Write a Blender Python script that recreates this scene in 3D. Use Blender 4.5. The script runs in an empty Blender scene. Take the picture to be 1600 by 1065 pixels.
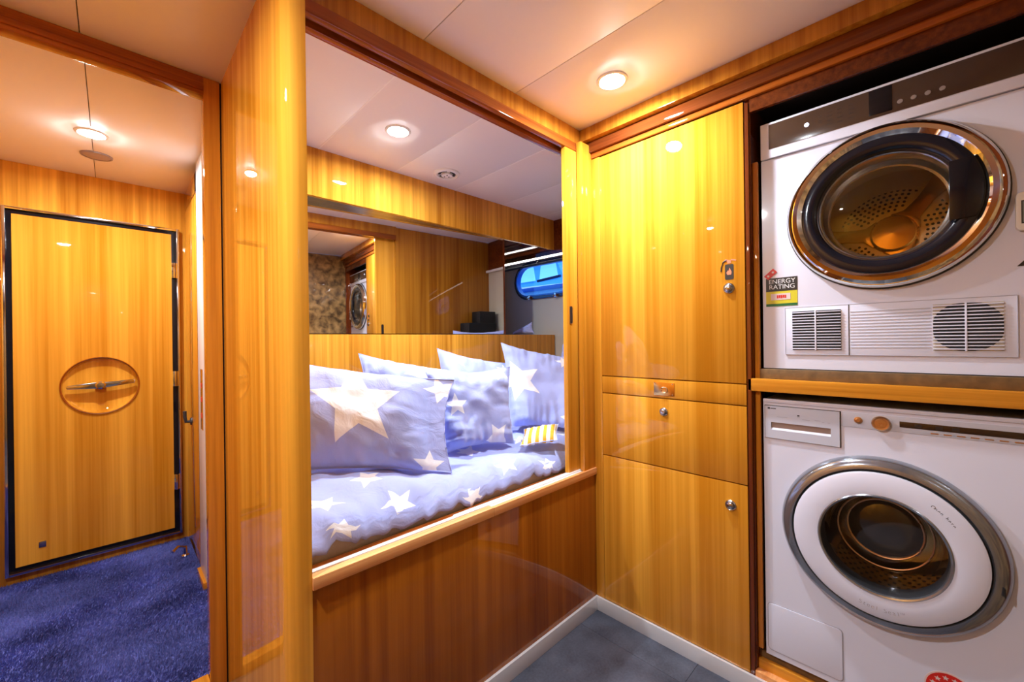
import bpy, bmesh, math, random
from mathutils import Vector, Matrix, noise
random.seed(7)
PI = math.pi
SC = bpy.context.scene
COL = SC.collection
H = 1.205                      # camera height; builders below take heights relative to the camera

# ------------------------------------------------------------------ camera
yaw, roll = math.radians(45.65), math.radians(-0.743)
F = Vector((math.cos(yaw), math.sin(yaw), 0)); R0 = Vector((math.sin(yaw), -math.cos(yaw), 0)); U0 = Vector((0, 0, 1))
Rv = R0 * math.cos(roll) + U0 * math.sin(roll); Uv = -R0 * math.sin(roll) + U0 * math.cos(roll)
cd = bpy.data.cameras.new('camera'); cd.sensor_width = 36; cd.lens = 14.4; cd.clip_start = 0.01
cam = bpy.data.objects.new('camera', cd); COL.objects.link(cam)
M = Matrix((Rv, Uv, -F)).transposed().to_4x4(); M.translation = Vector((0, 0, H))
cam.matrix_world = M
SC.camera = cam
# ------------------------------------------------------------------ exposure, world
SC.view_settings.view_transform = 'Standard'; SC.view_settings.look = 'None'
SC.view_settings.gamma = 1.0; SC.view_settings.use_curve_mapping = False
SC.view_settings.exposure = 0.66
w = bpy.data.worlds.new('world'); SC.world = w; w.use_nodes = True
nt = w.node_tree; nt.nodes.clear()
tc = nt.nodes.new('ShaderNodeTexCoord'); sp = nt.nodes.new('ShaderNodeSeparateXYZ')
cr = nt.nodes.new('ShaderNodeValToRGB'); bg = nt.nodes.new('ShaderNodeBackground'); wo = nt.nodes.new('ShaderNodeOutputWorld')
mr = nt.nodes.new('ShaderNodeMapRange'); mr.inputs[1].default_value = -.3; mr.inputs[2].default_value = .5
nt.links.new(tc.outputs['Generated'], sp.inputs[0]); nt.links.new(sp.outputs['Z'], mr.inputs[0]); nt.links.new(mr.outputs[0], cr.inputs[0])
cr.color_ramp.elements[0].color = (.01, .10, .55, 1); cr.color_ramp.elements[1].color = (.35, .65, 1, 1)
e = cr.color_ramp.elements.new(.40); e.color = (.03, .28, .9, 1)
nt.links.new(cr.outputs[0], bg.inputs[0]); bg.inputs[1].default_value = 1.3; nt.links.new(bg.outputs[0], wo.inputs[0])

sun = bpy.data.lights.new('sun', 'SUN'); sun.energy = 2.6; sun.angle = .01; so = bpy.data.objects.new('sun', sun); COL.objects.link(so)
so.rotation_euler = (Vector((.35, .25, -.9))).to_track_quat('-Z', 'Y').to_euler()
# ------------------------------------------------------------------ lamps (the cabin's downlights)
LIGHTS = [  # x, y, power, label
    (1.300, 0.796, 10.5, 'bright recessed downlight over the vinyl floor, nearest the tall cabinet'),
    (0.914, 1.638, 12, 'bright recessed downlight over the star-print bunk'),
    (-0.054, 2.568, 11, 'bright recessed downlight in the carpeted corridor ceiling beside a round speaker'),
    (-0.30, 0.90, 15, 'recessed downlight in the cabin ceiling before the corridor doorway, out of the picture'),
]
LCOL = (0.82, 0.90, 1.0)
for i, (x, y, p, _) in enumerate(LIGHTS):
    ld = bpy.data.lights.new('downlight_lamp', 'AREA'); ld.shape = 'DISK'; ld.size = .060; ld.energy = p; ld.color = LCOL
    lo = bpy.data.objects.new('downlight_lamp', ld); COL.objects.link(lo); lo.location = (x, y, .925 + H)
    ld.spread = math.radians(175)

# ------------------------------------------------------------------ materials
MATS = {}
def newmat(name):
    m = bpy.data.materials.new(name); m.use_nodes = True; n = m.node_tree; n.nodes.clear()
    o = n.nodes.new('ShaderNodeOutputMaterial'); b = n.nodes.new('ShaderNodeBsdfPrincipled')
    n.links.new(b.outputs[0], o.inputs[0]); MATS[name] = m
    return m, n, b
def plain(name, col, rough=.5, metal=0, coat=0, emit=None, es=0, bump=0, bscale=200, spec=.5, var=0):
    m, n, b = newmat(name)
    b.inputs['Base Color'].default_value = (*col, 1); b.inputs['Roughness'].default_value = rough
    b.inputs['Metallic'].default_value = metal; b.inputs['Coat Weight'].default_value = coat
    b.inputs['Coat Roughness'].default_value = .05; b.inputs['Specular IOR Level'].default_value = spec
    if emit: b.inputs['Emission Color'].default_value = (*emit, 1); b.inputs['Emission Strength'].default_value = es
    if bump or var:
        t = n.nodes.new('ShaderNodeTexCoord'); nz = n.nodes.new('ShaderNodeTexNoise'); nz.inputs['Scale'].default_value = bscale
        nz.inputs['Detail'].default_value = 3; n.links.new(t.outputs['Object'], nz.inputs['Vector'])
        if bump:
            bu = n.nodes.new('ShaderNodeBump'); bu.inputs['Strength'].default_value = bump; bu.inputs['Distance'].default_value = .002
            n.links.new(nz.outputs['Fac'], bu.inputs['Height']); n.links.new(bu.outputs[0], b.inputs['Normal'])
        if var:
            mx = n.nodes.new('ShaderNodeMixRGB'); mx.blend_type = 'MULTIPLY'; mx.inputs[0].default_value = var
            mx.inputs[1].default_value = (*col, 1); n.links.new(nz.outputs['Fac'], mx.inputs[2]); n.links.new(mx.outputs[0], b.inputs['Base Color'])
    return m
def wood(name, dark, light, axis='Z', across=38, along=.7, rough=.38, coat=1.0, crough=.012, seed=0.0):
    m, n, b = newmat(name)
    t = n.nodes.new('ShaderNodeNewGeometry')
    def nz(sa, sl, det, off):
        mp = n.nodes.new('ShaderNodeMapping')
        s = [sa, sa, sa]; s['XYZ'.index(axis)] = sl
        mp.inputs['Scale'].default_value = s; mp.inputs['Location'].default_value = (off, off * 1.7, off * .6)
        x = n.nodes.new('ShaderNodeTexNoise'); x.inputs['Scale'].default_value = 1; x.inputs['Detail'].default_value = det
        n.links.new(t.outputs['Position'], mp.inputs[0]); n.links.new(mp.outputs[0], x.inputs['Vector'])
        return x.outputs['Fac']
    a = nz(across, along, 3, seed); c = nz(across * 5, along * 4, 2, seed + 3); d = nz(across * .16, along * .5, 1, seed + 8)
    def mth(op, u, v):
        x = n.nodes.new('ShaderNodeMath'); x.operation = op
        for k, q in enumerate((u, v)):
            if isinstance(q, (int, float)): x.inputs[k].default_value = q
            else: n.links.new(q, x.inputs[k])
        return x.outputs[0]
    s = mth('ADD', mth('MULTIPLY', a, .58), mth('MULTIPLY', c, .17)); s = mth('ADD', s, mth('MULTIPLY', d, .35))
    r = n.nodes.new('ShaderNodeValToRGB'); r.color_ramp.elements[0].position = .40; r.color_ramp.elements[1].position = .72
    r.color_ramp.elements[0].color = (*dark, 1); r.color_ramp.elements[1].color = (*light, 1)
    n.links.new(s, r.inputs[0]); n.links.new(r.outputs[0], b.inputs['Base Color'])
    b.inputs['Roughness'].default_value = rough; b.inputs['Coat Weight'].default_value = coat; b.inputs['Coat Roughness'].default_value = crough
    b.inputs['Specular IOR Level'].default_value = 0.0; b.inputs['Coat IOR'].default_value = 1.42
    return m
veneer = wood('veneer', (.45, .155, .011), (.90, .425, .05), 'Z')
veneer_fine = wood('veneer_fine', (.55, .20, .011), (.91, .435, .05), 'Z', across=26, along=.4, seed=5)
veneer_shaded = wood('veneer_shaded', (.25, .060, .005), (.47, .145, .011), 'Z', across=34, seed=9)  # lower panel's shade from grazing light put into the wood colour
veneer_x = wood('veneer_x', (.42, .15, .012), (.80, .37, .035), 'X', seed=2)
teak = wood('teak_trim', (.21, .045, .008), (.46, .12, .016), 'X', across=50, along=1.5, seed=4)
teak_y = wood('teak_trim_y', (.24, .05, .008), (.50, .135, .016), 'Y', across=50, along=1.5, seed=6)
veneer_mid = wood('veneer_mid', (.34, .11, .010), (.62, .26, .025), 'Z', across=45, seed=14)
teak_dy = wood('teak_dark_y', (.11, .022, .006), (.24, .06, .012), 'Y', across=60, along=2, seed=1)
teak_z = wood('teak_trim_z', (.46, .14, .012), (.72, .27, .025), 'Z', across=50, along=1.5, seed=3)
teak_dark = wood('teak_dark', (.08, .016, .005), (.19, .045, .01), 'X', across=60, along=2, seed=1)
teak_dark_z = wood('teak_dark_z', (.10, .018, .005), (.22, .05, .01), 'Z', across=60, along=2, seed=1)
salmon = wood('sill_wood', (.72, .27, .08), (.95, .50, .20), 'X', across=60, along=2, rough=.4, coat=.6, seed=11)
orange_y = wood('shelf_wood', (.50, .17, .014), (.80, .34, .035), 'Y', across=60, along=1.2, seed=12)
ply = plain('plywood_edge', (.30, .16, .05), .6, bscale=35, var=.8, bump=.3)
ceilm = plain('ceiling_vinyl', (.87, .80, .76), .42, bump=.04, bscale=500)
ceilc = plain('corridor_ceiling_vinyl', (.87, .80, .76), .42, bump=.04, bscale=500)
seamd = plain('seam_dark', (.16, .10, .07), .8)
seamw = plain('seam_bead', (.95, .90, .86), .5)
cream = plain('hull_cream', (.60, .56, .44), .45, bump=.05, bscale=60)
white = plain('white_paint', (.85, .84, .83), .35, coat=.3)
enamel = plain('white_enamel', (.77, .79, .92), .28, coat=.5)
enamel_grey = plain('grey_enamel', (.60, .62, .71), .3, coat=.4)
chrome = plain('chrome', (.72, .72, .74), .07, metal=1)
chrome_soft = plain('satin_chrome', (.55, .55, .57), .22, metal=1)
gold = plain('brass', (.85, .55, .20), .18, metal=1)
copper = plain('copper_knob', (.72, .50, .32), .28, metal=1)
ringmetal = plain('ring_metal', (.80, .78, .74), .04, metal=1)
skirtm = plain('skirting_metal', (.82, .82, .84), .22, metal=.35)
ringgrey = plain('washer_ring_chrome', (.34, .36, .40), .16, metal=.8, coat=.4)
blackg = plain('black_gloss', (.006, .006, .009), .12, coat=.15, spec=.3)
navyblk = plain('door_ring_black', (.005, .007, .014), .16, coat=.2, spec=.4)
blackm = plain('black_matt', (.008, .008, .010), .6)
rubber = plain('rubber', (.03, .03, .035), .5)
greyrub = plain('grey_rubber', (.06, .06, .07), .35)
steel = plain('drum_steel', (.72, .60, .40), .28, metal=.9)
steelg = plain('drum_steel_grey', (.70, .60, .46), .25, metal=.9)
panelbrown = plain('panel_brown', (.060, .034, .022), .16, coat=.5)
mirrorm = plain('mirror_silver', (.80, .80, .80), .015, metal=1)
gapm = plain('gap_dark', (.012, .005, .003), .8)
lensm = plain('lamp_lens', (1, 1, 1), .3, emit=(.93, .96, 1), es=150)
ledm = plain('power_light', (.7, .75, .9), .3, emit=(.7, .75, 1), es=1.5)
icon = plain('icon_grey', (.36, .33, .30), .5)
icond = plain('icon_dark', (.03, .018, .012), .5)
textg = plain('text_grey', (.42, .41, .47), .5)
textd = plain('text_dark', (.03, .03, .04), .5)
textw = plain('text_white', (.85, .85, .85), .5)
redm = plain('label_red', (.70, .02, .01), .4)
yelm = plain('label_yellow', (.72, .62, .02), .4)
grnm = plain('label_green', (.01, .14, .03), .4)
blkm = plain('label_black', (.02, .015, .01), .4)
pinkm = plain('label_pink', (.80, .62, .58), .4)
flame = plain('sticker_salmon', (.85, .25, .12), .4)
mattm = plain('mattress_cotton', (.66, .55, .40), .8, bump=.3, bscale=150)
spk = plain('speaker_grille', (.42, .30, .26), .5, bump=.5, bscale=900)
beige = plain('grille_beige', (.55, .48, .38), .5)
screenm = plain('lcd_screen', (.22, .24, .23), .2)
marble = None
def mk_marble():
    m, n, b = newmat('burl_bronze')
    t = n.nodes.new('ShaderNodeNewGeometry'); x = n.nodes.new('ShaderNodeTexNoise'); x.inputs['Scale'].default_value = 16
    x.inputs['Detail'].default_value = 10; x.inputs['Distortion'].default_value = .4; n.links.new(t.outputs['Position'], x.inputs['Vector'])
    r = n.nodes.new('ShaderNodeValToRGB'); r.color_ramp.elements[0].color = (.07, .035, .012, 1); r.color_ramp.elements[0].position = .35
    r.color_ramp.elements[1].color = (.42, .25, .09, 1); r.color_ramp.elements[1].position = .66
    n.links.new(x.outputs['Fac'], r.inputs[0]); n.links.new(r.outputs[0], b.inputs['Base Color']); b.inputs['Roughness'].default_value = .3
    b.inputs['Coat Weight'].default_value = .5
    return m
marble = mk_marble()
def mk_tile():
    m, n, b = newmat('slate_vinyl')
    t = n.nodes.new('ShaderNodeNewGeometry'); oi = n.nodes.new('ShaderNodeObjectInfo')
    x = n.nodes.new('ShaderNodeTexNoise'); x.inputs['Scale'].default_value = 9; x.inputs['Detail'].default_value = 8
    y = n.nodes.new('ShaderNodeTexNoise'); y.inputs['Scale'].default_value = 120; y.inputs['Detail'].default_value = 3
    for q in (x, y): n.links.new(t.outputs['Position'], q.inputs['Vector'])
    a = n.nodes.new('ShaderNodeMath'); a.operation = 'MULTIPLY_ADD'; n.links.new(y.outputs['Fac'], a.inputs[0]); a.inputs[1].default_value = .5; n.links.new(x.outputs['Fac'], a.inputs[2])
    c = n.nodes.new('ShaderNodeMath'); c.operation = 'MULTIPLY_ADD'; n.links.new(oi.outputs['Random'], c.inputs[0]); c.inputs[1].default_value = .12; n.links.new(a.outputs[0], c.inputs[2])
    r = n.nodes.new('ShaderNodeValToRGB'); r.color_ramp.elements[0].color = (.030, .034, .050, 1); r.color_ramp.elements[0].position = .5
    r.color_ramp.elements[1].color = (.09, .10, .135, 1); r.color_ramp.elements[1].position = 1
    n.links.new(c.outputs[0], r.inputs[0]); n.links.new(r.outputs[0], b.inputs['Base Color']); b.inputs['Roughness'].default_value = .42
    return m
tilem = mk_tile()
def mk_carpet():
    m, n, b = newmat('carpet_blue')
    t = n.nodes.new('ShaderNodeNewGeometry')
    x = n.nodes.new('ShaderNodeTexNoise'); x.inputs['Scale'].default_value = 5; x.inputs['Detail'].default_value = 6
    y = n.nodes.new('ShaderNodeTexNoise'); y.inputs['Scale'].default_value = 160; y.inputs['Detail'].default_value = 2
    for q in (x, y): n.links.new(t.outputs['Position'], q.inputs['Vector'])
    a = n.nodes.new('ShaderNodeMath'); a.operation = 'MULTIPLY_ADD'; n.links.new(y.outputs['Fac'], a.inputs[0]); a.inputs[1].default_value = .6; n.links.new(x.outputs['Fac'], a.inputs[2])
    r = n.nodes.new('ShaderNodeValToRGB'); r.color_ramp.elements[0].color = (.010, .012, .095, 1); r.color_ramp.elements[0].position = .5
    r.color_ramp.elements[1].color = (.16, .19, .58, 1); r.color_ramp.elements[1].position = 1.05
    n.links.new(a.outputs[0], r.inputs[0]); n.links.new(r.outputs[0], b.inputs['Base Color']); b.inputs['Roughness'].default_value = .9
    b.inputs['Sheen Weight'].default_value = .4; b.inputs['Sheen Tint'].default_value = (.3, .35, 1, 1)
    return m
carpetm = mk_carpet()
def mk_glass(name, tint, ior=1.6, rough=.01):
    m = bpy.data.materials.new(name); m.use_nodes = True; n = m.node_tree; n.nodes.clear()
    o = n.nodes.new('ShaderNodeOutputMaterial'); tr = n.nodes.new('ShaderNodeBsdfTransparent'); gl = n.nodes.new('ShaderNodeBsdfGlossy')
    tr.inputs[0].default_value = (*tint, 1); gl.inputs['Roughness'].default_value = rough
    # Schlick reflectance from the facing angle, the same from both sides of the pane
    lw = n.nodes.new('ShaderNodeLayerWeight'); lw.inputs['Blend'].default_value = .5; pw = n.nodes.new('ShaderNodeMath'); pw.operation = 'POWER'; pw.inputs[1].default_value = 5
    n.links.new(lw.outputs['Facing'], pw.inputs[0]); f0 = ((ior - 1) / (ior + 1)) ** 2; fr = n.nodes.new('ShaderNodeMath'); fr.operation = 'MULTIPLY_ADD'; fr.inputs[1].default_value = 1 - f0; fr.inputs[2].default_value = f0
    n.links.new(pw.outputs[0], fr.inputs[0]); mx = n.nodes.new('ShaderNodeMixShader')
    n.links.new(fr.outputs[0], mx.inputs[0]); n.links.new(tr.outputs[0], mx.inputs[1]); n.links.new(gl.outputs[0], mx.inputs[2]); n.links.new(mx.outputs[0], o.inputs[0])
    return m
glass_d = mk_glass('dryer_glass', (.93, .88, .78)); glass_w = mk_glass('washer_glass', (.92, .92, .90), ior=1.75); glass_p = mk_glass('port_glass', (.75, .9, 1))

# star print on cloth: a flat print in the cloth's own UV (metres)
def star_group():
    g = bpy.data.node_groups.new('star_mask', 'ShaderNodeTree')
    for nm in ('U', 'V', 'CX', 'CY', 'R', 'Rot'): g.interface.new_socket(nm, in_out='INPUT', socket_type='NodeSocketFloat')
    g.interface.new_socket('Mask', in_out='OUTPUT', socket_type='NodeSocketFloat')
    gi = g.nodes.new('NodeGroupInput'); go = g.nodes.new('NodeGroupOutput')
    def m(op, *a):
        x = g.nodes.new('ShaderNodeMath'); x.operation = op
        for k, q in enumerate(a):
            if isinstance(q, (int, float)): x.inputs[k].default_value = q
            else: g.links.new(q, x.inputs[k])
        return x.outputs[0]
    O = gi.outputs
    dx = m('DIVIDE', m('SUBTRACT', O['U'], O['CX']), O['R']); dy = m('DIVIDE', m('SUBTRACT', O['V'], O['CY']), O['R'])
    rho = m('SQRT', m('ADD', m('MULTIPLY', dx, dx), m('MULTIPLY', dy, dy)))
    th = m('PINGPONG', m('ADD', m('ADD', m('ARCTAN2', dx, dy), O['Rot']), 4 * PI), PI / 5)
    px = m('MULTIPLY', rho, m('COSINE', th)); py = m('MULTIPLY', rho, m('SINE', th))
    k = .46; bx, by = k * math.cos(PI / 5), k * math.sin(PI / 5)
    val = m('SUBTRACT', m('MULTIPLY', m('SUBTRACT', px, 1.0), by), m('MULTIPLY', py, bx - 1.0))
    g.links.new(m('LESS_THAN', val, 0.0), go.inputs[0])
    return g
SG = star_group()
def star_cloth(name, stars, base=(.40, .47, .87)):
    m, n, b = newmat(name)
    uv = n.nodes.new('ShaderNodeUVMap'); uv.uv_map = 'UVMap'; sp = n.nodes.new('ShaderNodeSeparateXYZ'); n.links.new(uv.outputs[0], sp.inputs[0])
    last = None
    for (cx, cy, r, rot) in stars:
        s = n.nodes.new('ShaderNodeGroup'); s.node_tree = SG
        n.links.new(sp.outputs[0], s.inputs['U']); n.links.new(sp.outputs[1], s.inputs['V'])
        s.inputs['CX'].default_value = cx; s.inputs['CY'].default_value = cy; s.inputs['R'].default_value = r; s.inputs['Rot'].default_value = rot
        if last is None: last = s.outputs[0]
        else:
            q = n.nodes.new('ShaderNodeMath'); q.operation = 'MAXIMUM'; n.links.new(last, q.inputs[0]); n.links.new(s.outputs[0], q.inputs[1]); last = q.outputs[0]
    mx = n.nodes.new('ShaderNodeMixRGB'); mx.inputs[1].default_value = (*base, 1); mx.inputs[2].default_value = (.90, .92, .97, 1)
    if last: n.links.new(last, mx.inputs[0])
    else: mx.inputs[0].default_value = 0
    n.links.new(mx.outputs[0], b.inputs['Base Color']); b.inputs['Roughness'].default_value = .8
    b.inputs['Sheen Weight'].default_value = .25
    nz = n.nodes.new('ShaderNodeTexNoise'); nz.inputs['Scale'].default_value = 14; nz.inputs['Detail'].default_value = 4; nz.inputs['Distortion'].default_value = .6
    n.links.new(uv.outputs[0], nz.inputs['Vector'])
    bu = n.nodes.new('ShaderNodeBump'); bu.inputs['Strength'].default_value = .55; bu.inputs['Distance'].default_value = .012
    n.links.new(nz.outputs['Fac'], bu.inputs['Height']); n.links.new(bu.outputs[0], b.inputs['Normal'])
    return m

# ------------------------------------------------------------------ mesh helpers (all coordinates world, z relative to the camera)
class MB:
    def __init__(s): s.v = []; s.f = []; s.uv = None
    def add(s, vs, fs):
        k = len(s.v); s.v += [tuple(v) for v in vs]; s.f += [tuple(i + k for i in f) for f in fs]; return s
    def box(s, x0, x1, y0, y1, z0, z1):
        vs = [(x, y, z) for z in (z0, z1) for y in (y0, y1) for x in (x0, x1)]
        return s.add(vs, [(0, 2, 3, 1), (4, 5, 7, 6), (0, 1, 5, 4), (2, 6, 7, 3), (0, 4, 6, 2), (1, 3, 7, 5)])
    def prism(s, pts, axis, a0, a1):
        # pts in the two other axes, in order (y,z) for X, (x,z) for Y, (x,y) for Z
        def P(p, a): return {'X': (a, p[0], p[1]), 'Y': (p[0], a, p[1]), 'Z': (p[0], p[1], a)}[axis]
        n = len(pts); vs = [P(p, a0) for p in pts] + [P(p, a1) for p in pts]
        return s.add(vs, [tuple(range(n)), tuple(range(2 * n - 1, n - 1, -1))] + [(i, (i + 1) % n, n + (i + 1) % n, n + i) for i in range(n)])
    def lathe(s, prof, c, axis='X', n=64):
        # prof: list of (radius, coordinate along axis); c = centre in the two other axes
        vs = []; fs = []
        for (r, a) in prof:
            for i in range(n):
                t = 2 * PI * i / n; p = c[0] + r * math.cos(t); q = c[1] + r * math.sin(t)
                vs.append({'X': (a, p, q), 'Y': (p, a, q), 'Z': (p, q, a)}[axis])
        for j in range(len(prof) - 1):
            for i in range(n):
                k = (i + 1) % n; fs.append((j * n + i, j * n + k, (j + 1) * n + k, (j + 1) * n + i))
        if prof[-1][0] < 1e-4 or True:
            pass
        return s.add(vs, fs)
    def cap(s, r, a, c, axis='X', n=64):
        vs = []
        for i in range(n):
            t = 2 * PI * i / n; p = c[0] + r * math.cos(t); q = c[1] + r * math.sin(t)
            vs.append({'X': (a, p, q), 'Y': (p, a, q), 'Z': (p, q, a)}[axis])
        return s.add(vs, [tuple(range(n))])
    def tube(s, pts, r, n=10, closed=False):
        pts = [Vector(p) for p in pts]; m = len(pts); vs = []; fs = []
        for i, p in enumerate(pts):
            if closed: d = pts[(i + 1) % m] - pts[i - 1]
            else: d = pts[min(i + 1, m - 1)] - pts[max(i - 1, 0)]
            d.normalize(); a = Vector((0, 0, 1)) if abs(d.z) < .9 else Vector((1, 0, 0))
            u = d.cross(a).normalized(); v = d.cross(u)
            for k in range(n): vs.append(p + (u * math.cos(2 * PI * k / n) + v * math.sin(2 * PI * k / n)) * r)
        for i in range(m if closed else m - 1):
            for k in range(n):
                a, b = i * n + k, i * n + (k + 1) % n; j = (i + 1) % m
                fs.append((a, b, j * n + (k + 1) % n, j * n + k))
        if not closed: fs += [tuple(range(n)), tuple(range((m - 1) * n, m * n))]
        return s.add(vs, fs)
    def plate(s, axis, rect, hole, a0, a1, n=72):
        # rectangle (p0,p1,q0,q1) with a hole given as function angle->(p,q) about its centre; from a0 (front) to a1
        p0, p1, q0, q1 = rect; hc = hole(None)
        ang = sorted(set([2 * PI * i / n for i in range(n)] + [math.atan2(q - hc[1], p - hc[0]) % (2 * PI) for p in (p0, p1) for q in (q0, q1)]))
        inn = []; out = []
        for t in ang:
            inn.append(hole(t)); c, d = math.cos(t), math.sin(t)
            k = min([(p1 - hc[0]) / c if c > 1e-9 else 1e9, (p0 - hc[0]) / c if c < -1e-9 else 1e9, (q1 - hc[1]) / d if d > 1e-9 else 1e9, (q0 - hc[1]) / d if d < -1e-9 else 1e9])
            out.append((hc[0] + c * k, hc[1] + d * k))
        def P(p, a): return {'X': (a, p[0], p[1]), 'Y': (p[0], a, p[1]), 'Z': (p[0], p[1], a)}[axis]
        m = len(ang); vs = [P(p, a) for a in (a0, a1) for r in (inn, out) for p in r]; fs = []
        for i in range(m):
            j = (i + 1) % m
            fs += [(i, j, m + j, m + i), (2 * m + i, 3 * m + i, 3 * m + j, 2 * m + j), (i, 2 * m + i, 2 * m + j, j), (m + i, m + j, 3 * m + j, 3 * m + i)]
        return s.add(vs, fs)
def circ(c, r): return lambda t: c if t is None else (c[0] + r * math.cos(t), c[1] + r * math.sin(t))
def stadium_pts(c, hw, hh, n=12):
    pts = []
    for sgn in (1, -1):
        for i in range(n + 1):
            t = -PI / 2 + PI * i / n
            pts.append((c[0] + sgn * (hw - hh + hh * math.cos(t)), c[1] + sgn * hh * math.sin(t)))
    return pts
def stadium(c, hw, hh):
    def f(t):
        if t is None: return c
        cx, sx = math.cos(t), math.sin(t); L = hw - hh
        k = hh / abs(sx) if abs(sx) > 1e-9 else 1e9
        if abs(k * cx) > L:
            s = 1 if cx > 0 else -1; b = -s * L * cx
            # |k*(c,s) - (sL,0)| = hh
            k = s * L * cx + math.sqrt(max(0, (L * cx) ** 2 - L * L + hh * hh))
        return (c[0] + k * cx, c[1] + k * sx)
    return f
def rrect(p0, p1, q0, q1, r, n=5):
    pts = []
    for (cx, cy, a) in ((p1 - r, q1 - r, 0), (p0 + r, q1 - r, PI / 2), (p0 + r, q0 + r, PI), (p1 - r, q0 + r, 1.5 * PI)):
        for i in range(n + 1): t = a + PI / 2 * i / n; pts.append((cx + r * math.cos(t), cy + r * math.sin(t)))
    return pts

def origin_of(o):
    v = Vector((0, 0, 0))
    while o is not None: v += Vector(o.location); o = o.parent
    return v
def obj(name, mb, mat, parent=None, bevel=0, smooth=True, angle=35, uv=None, **kw):
    vs = [Vector((v[0], v[1], v[2] + H)) for v in mb.v]
    if parent is None:
        lo = Vector([min(v[i] for v in vs) for i in range(3)]); hi = Vector([max(v[i] for v in vs) for i in range(3)])
        org = Vector(((lo.x + hi.x) / 2, (lo.y + hi.y) / 2, lo.z)); base = org
    else: base = origin_of(parent); org = Vector((0, 0, 0))
    me = bpy.data.meshes.new(name); me.from_pydata([v - base for v in vs], [], mb.f)
    bm = bmesh.new(); bm.from_mesh(me)
    if uv is not None:
        L = bm.loops.layers.uv.new('UVMap')
        bm.verts.ensure_lookup_table()
        for f in bm.faces:
            for l in f.loops: l[L].uv = uv[l.vert.index]
    if not kw.pop('keepnormals', False): bmesh.ops.recalc_face_normals(bm, faces=bm.faces)
    if bevel:
        es = [e for e in bm.edges if len(e.link_faces) == 2 and e.calc_face_angle(0) > .6]
        bmesh.ops.bevel(bm, geom=es, offset=bevel, segments=2, affect='EDGES', profile=.6)
    bm.to_mesh(me); bm.free()
    if smooth:
        me.polygons.foreach_set('use_smooth', [True] * len(me.polygons)); me.set_sharp_from_angle(angle=math.radians(angle))
    me.materials.append(mat)
    o = bpy.data.objects.new(name, me); COL.objects.link(o); o.location = org
    if parent is not None: o.parent = parent
    for k, v in kw.items(): o[k] = v
    return o
def box(name, mat, x0, x1, y0, y1, z0, z1, parent=None, bevel=.0012, **kw):
    return obj(name, MB().box(x0, x1, y0, y1, z0, z1), mat, parent, bevel, **kw)
def thing(name, label, cat, x, y, z, group=None, kind=None):
    o = bpy.data.objects.new(name, None); COL.objects.link(o); o.location = (x, y, z + H); o.empty_display_size = .05
    if label: o['label'] = label
    if cat: o['category'] = cat
    if group: o['group'] = group
    if kind: o['kind'] = kind
    return o
def struct(name, mat, x0, x1, y0, y1, z0, z1, parent=None, bevel=.001, **kw):
    return box(name, mat, x0, x1, y0, y1, z0, z1, parent, bevel, **({'kind': 'structure'} if parent is None else {}), **kw)
def text(name, s, size, mat, y, z, x, parent, rot=0, depth=.0004, align='CENTER', squash=1.0):
    cu = bpy.data.curves.new(name, 'FONT'); cu.body = s; cu.size = size; cu.align_x = align; cu.align_y = 'CENTER'; cu.extrude = depth
    t = bpy.data.objects.new(name, cu); COL.objects.link(t)
    dg = bpy.context.evaluated_depsgraph_get(); dg.update(); me = bpy.data.meshes.new_from_object(t.evaluated_get(dg))
    COL.objects.unlink(t); bpy.data.objects.remove(t)
    base = origin_of(parent); cr_, sr_ = math.cos(rot), math.sin(rot)
    for v in me.vertices:
        a, b = v.co.x * squash, v.co.y; a, b = a * cr_ - b * sr_, a * sr_ + b * cr_
        v.co = Vector((x - v.co.z - depth, y - a, z + b + H)) - base
    me.materials.clear(); me.materials.append(mat)
    o = bpy.data.objects.new(name, me); COL.objects.link(o); o.parent = parent
    return o

ZF, ZC = -1.205, .935
YA, XB = 1.06, 1.55
# ================================================================== SETTING
# floor of vinyl tiles
fl = struct('floor', seamd, -.85, 2.3, -.30, 1.80, ZF - .06, ZF - .003, bevel=0)
T = .457
xs = [1.416 - T * k for k in range(6)][::-1] + [1.416 + T]
for i in range(len(xs) - 1):
    for j in range(6):
        x0, x1 = max(xs[i], -.80), min(xs[i + 1], 1.56); y0, y1 = max(-.25, -.30 + T * j + (.0)), min(1.07 if x1 > .35 else 1.76, -.30 + T * (j + 1))
        if x1 - x0 > .02 and y1 - y0 > .02: box('floor_tile', tilem, x0 + .0006, x1 - .0006, y0 + .0006, y1 - .0006, ZF - .003, ZF, fl, bevel=.0004)
struct('floor_corridor', seamd, -.62, .40, 1.80, 3.30, ZF - .06, -1.195, bevel=0)
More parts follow.
